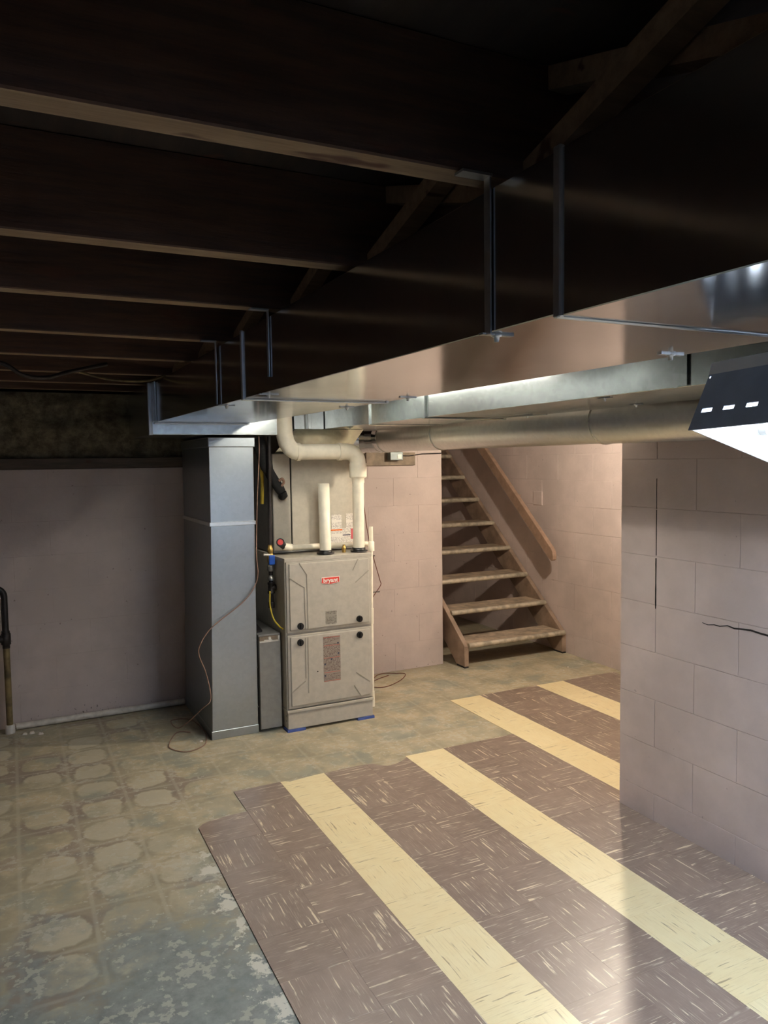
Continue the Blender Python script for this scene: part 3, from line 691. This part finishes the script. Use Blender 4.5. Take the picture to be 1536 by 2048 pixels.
# ------------------------------------------------------------------ stairs
stg = thing('staircase', 'brown painted open wooden stairs with pale worn tread edges', 'staircase', (2.3,2.0,0))
sl = .202/.245
def ztop(y): return .165 + (y-1.29)*sl
YE = 3.7
def stringer(x0, x1):
    b = .29
    poly = [(1.29,0),(1.29,.165),(YE,ztop(YE)),(YE,ztop(YE-b)),(1.29+b+.02,ztop(1.31)-.0),(1.545,0)]
    poly = [(1.29,.012),(1.29,.165),(YE,ztop(YE)),(YE,ztop(YE-b)),(1.29+b-.17,.012)]
    return MB().prism(poly, 'x', x0, x1).build('stringer', 'stair_paint', stg, .003)
stringer(1.862, 1.900); stringer(2.776, 2.814)
for x0, x1 in ((1.864,1.898),(2.778,2.812)): MB().box(x0, x1, 1.292, 1.40, 0, .012).build('stringer_foot', 'dark_gap', stg)
for k in range(10):
    yf = 1.268 + .245*k; zt = .185 + .2022*k
    x0, x1 = (1.892, 2.790) if k < 2 else (1.892, 2.785)
    tr = MB().box(1.901, 2.775, yf+.012, min(yf+.262,3.72), zt-.036, zt).build('tread', 'tread_paint', stg, .004)
    MB().tube([(x0,yf+.016,zt-.016),(x1,yf+.016,zt-.016)],.0195,14).build('nosing', 'nosing_metal', tr)
rail = thing('handrail', 'brown wooden handrail board fixed on the stair wall', 'handrail', (2.73,1.35,.76))
ry0, rz0, rs = 1.315, .792, .868
def rp(y, d): return (y, rz0 + (y-ry0)*rs + d)
poly = [rp(ry0,-.012),rp(ry0+.004,-.045),rp(ry0+.02,-.068),rp(ry0+.055,-.082),rp(3.3,-.082),rp(3.3,.028),rp(ry0+.02,.028),rp(ry0+.006,.018)]
MB().prism(poly, 'x', 2.700, 2.738).build('rail_board', 'rail_paint', rail, .005, 2)
for y in (1.9,2.9): MB().tube([(2.735,y,rp(y,-.05)[1]),(2.819,y,rp(y,-.065)[1])],.007,8).build('bracket', 'rail_paint', rail)

# ------------------------------------------------------------------ pipes along the left wall
lp = thing('iron_pipe', 'old upright pipe with dark elbow and tee standing at the far left wall', 'pipe', (-1.175,1.40,0))
px_ = -1.172
MB().tube([(px_,1.40,.045),(px_,1.40,.56)],.0175,16).build('pipe', 'bronze_pipe', lp)
MB().lathe((px_,1.40,0),(0,0,1),[(0,.028),(.045,.026),(.05,.018)],14).build('foot_collar', 'pvc_dusty', lp)
MB().lathe((px_,1.40,.50),(0,0,1),[(0,.02),(.02,.02),(.022,.026),(.085,.026),(.087,.022),(.10,.022)],14).tube([(px_-.005,1.40,.555),(px_-.07,1.40,.555)],.022,14).build('tee', 'black_iron', lp)
MB().tube([(px_,1.40,.59),(px_,1.40,.80)] + arc((px_-.05,1.40,.80),(1,0,0),(0,0,1),.05,0,90,6)[1:] + [(px_-.25,1.40,.85)],.018,16).build('bent_pipe', 'black_iron', lp)
MB().tube([(px_-.07,1.40,.555),(px_-.14,1.40,.50),(px_-.14,1.40,.02)],.018,14).build('outlet_leg', 'bronze_pipe', lp)
tag(MB().tube([(-1.14,YB-.045,.022),(-.165,YB-.038,.022)],.019,16).build('floor_drain_pipe', 'pvc_dusty'), 'white pipe lying on the floor along the foot of the left wall', 'pipe')
for x, y, s in ((-1.06,1.33,.022),(-1.015,1.29,.018),(-1.095,1.33,.016),(-.215,.73,.013),(1.21,-1.45,.0055),(2.55,.95,.008),(2.47,.9,.006)):
    m = MB(); rr_ = random.Random(int(abs(x)*1000))
    base = [Vector((math.cos(a)*s*(.6+.6*rr_.random()), math.sin(a)*s*(.5+.5*rr_.random()), 0)) for a in [i*math.pi/3.5 for i in range(7)]]
    m.add([Vector((x,y,.0005))+b for b in base] + [Vector((x,y,.0005+s*.35))+b*.7+Vector((0,0,s*.3*rr_.random())) for b in base], [tuple(range(6,-1,-1)), tuple(range(7,14))] + [(i,(i+1)%7,(i+1)%7+7,i+7) for i in range(7)])
    lab = {-1.06:'largest white crumb of plaster by the foot of the old upright pipe', -1.015:'white crumb of plaster farthest from the old upright pipe', -1.095:'white crumb of plaster nearest the old upright pipe', -.215:'white crumb in the wire coil by the tall duct',
           1.21:'tiny white speck on the tiles by the near block wall', 2.55:'pale chip on the floor right of the stairs near the stair wall', 2.47:'smaller pale chip on the floor right of the stairs'}[x]
    tag(m.build('debris_chip', 'crumb'), lab, 'debris', 'crumbs on the floor')
# cables stapled under the ceiling on the left
tag(MB().tube(spline([(-1.40,-.02,2.02),(-1.14,.02,1.97),(-1.05,.06,1.925),(-.96,.10,1.92),(-.86,.16,1.955),(-.70,.20,2.0)]),.009,8).build('ceiling_cable', 'black_iron'), 'dark cable sagging under the joists at the upper left', 'cable')
tag(MB().tube(spline([(-.80,.42,1.985),(-.66,.43,1.955),(-.50,.44,1.955),(-.40,.44,1.985)]),.006,8).build('ceiling_cable', 'bronze_pipe'), 'pale brown cable drooping below a joist next to the large duct', 'cable')

# ------------------------------------------------------------------ lamps
def shop_light(name, label, O, L, roll, length, mat, hang, zh):
    L = Vector(L).normalized(); H = Vector((0,0,1)).cross(L).normalized(); 
    if H.x < 0: H = -H
    V = L.cross(H); V = V if V.z > 0 else -V
    Wd = H*math.cos(roll) - V*math.sin(roll); U = H*math.sin(roll) + V*math.cos(roll); O = Vector(O)
    r = thing(name, label, 'lamp', tuple(O))
    def P(l, w, u): return O + L*l + Wd*w + U*u
    ow, tw_, h_ = .275, .105, .108; ins = .024; tk = .002
    side0 = lambda l, t: P(l, ins*t, h_*t)
    m = MB()
    def quad(l0, l1, t0, t1):
        a, b, c, d = side0(l0,t0), side0(l1,t0), side0(l1,t1), side0(l0,t1); nrm = (Wd*.97+U*-.2)*tk
        m.hexa([a,b,b+nrm,a+nrm,d,c,c+nrm,d+nrm])
    quad(0, length, 0, .30); quad(0, length, .375, .93); quad(0, length, .97, 1)
    x = 0.0; pitch = .044
    slots = []; s0 = .014
    while s0 + .02 < length: slots.append((s0, s0+.021)); s0 += pitch
    last = 0
    for a, b in slots: quad(last, a, .30, .375); last = b
    quad(last, length, .30, .375)
    quad(0.006, length, .93, .97)
    m.build('reflector_side', 'reflector_back', r)
    a = [P(0,ow,0),P(length,ow,0),P(length,ow-.085,h_),P(0,ow-.085,h_)]; n2 = (-Wd*.8-U*.5)*tk
    MB().hexa([a[0],a[1],a[1]+n2,a[0]+n2,a[3],a[2],a[2]+n2,a[3]+n2]).build('reflector_side', 'reflector_white', r)
    MB().hexa([P(0,ins,h_),P(length,ins,h_),P(length,ow-.085,h_),P(0,ow-.085,h_),P(0,ins,h_+.022),P(length,ins,h_+.022),P(length,ow-.085,h_+.022),P(0,ow-.085,h_+.022)]).build('housing', 'reflector_white', r)
    for l in (0, length-.003):
        q = [P(l,.003,.002),P(l,ow-.003,.002),P(l,ow-.085,h_),P(l,ins,h_)]
        MB().hexa(q + [p+L*.003 for p in q]).build('end_plate', 'reflector_white', r)
    for w in (.085, .165):
        MB().tube([P(.03,w,.052),P(length-.03,w,.052)],.0165,14).build('tube', mat, r)
        for l in (.012, length-.03): MB().tube([P(l,w,.052),P(l+.018,w,.052)],.013,12).build('tube_cap', 'steel', r)
    for l in hang:
        p = P(l,.185,h_+.02); MB().tube([p, (p.x, p.y, zh)],.002,6).build('hanging_wire', 'steel', r)
    return r
b_ = math.radians(2.2)
shop_light('shop_light', 'tilted fluorescent shop light with slotted reflector hanging at the right edge', (-.065,-2.509,1.593), (0,-math.cos(b_),math.sin(b_)), math.radians(16.6), .61, 'tube_glow', (.1,.5), ZJ+.02)
shop_light('shop_light', 'added shop light hanging out of view at the right, brightening the near wall', (.62,-2.4,1.588), (0,-1,0), math.radians(15), 1.22, 'tube_glow_added', (.15,1.05), 1.738)
def bulb(x, y, label, mat):
    lb = thing('ceiling_bulb', label, 'lamp', (x,y,1.84))
    MB().lathe((x,y,ZJ+.0),(0,0,-1),[(0,.055),(.012,.055),(.02,.035),(.04,.03),(.045,.025)],20).build('socket', 'porcelain', lb)
    MB().lathe((x,y,ZJ-.045),(0,0,-1),[(0,.014),(.02,.018),(.045,.029),(.065,.030),(.085,.022),(.093,.008)],20).build('bulb', mat, lb)
bulb(2.0, -.14, 'bare warm bulb in a ceiling socket hidden behind the ducts near the stairs', 'bulb_glow')
sl_ = thing('strip_light', 'single tube strip light mounted on the joists between the two rectangular ducts', 'lamp', (.335,-.70,ZJ-.05))
MB().box(.305,.365,-.96,.28,ZJ-.032,ZJ-.001).build('housing', 'reflector_white', sl_, .003)
for x in (.286,.381): MB().box(x,x+.003,-.96,.28,ZJ-.092,ZJ-.004).build('added_skirt', 'reflector_white', sl_)  # unseen skirts added to keep the tube's light off the duct side
MB().tube([(.335,-.92,ZJ-.058),(.335,.24,ZJ-.058)],.016,14).build('tube', 'strip_glow', sl_)
for y in (-.945,.24): MB().box(.322,.348,y,y+.025,ZJ-.076,ZJ-.032).build('tube_holder', 'porcelain', sl_)
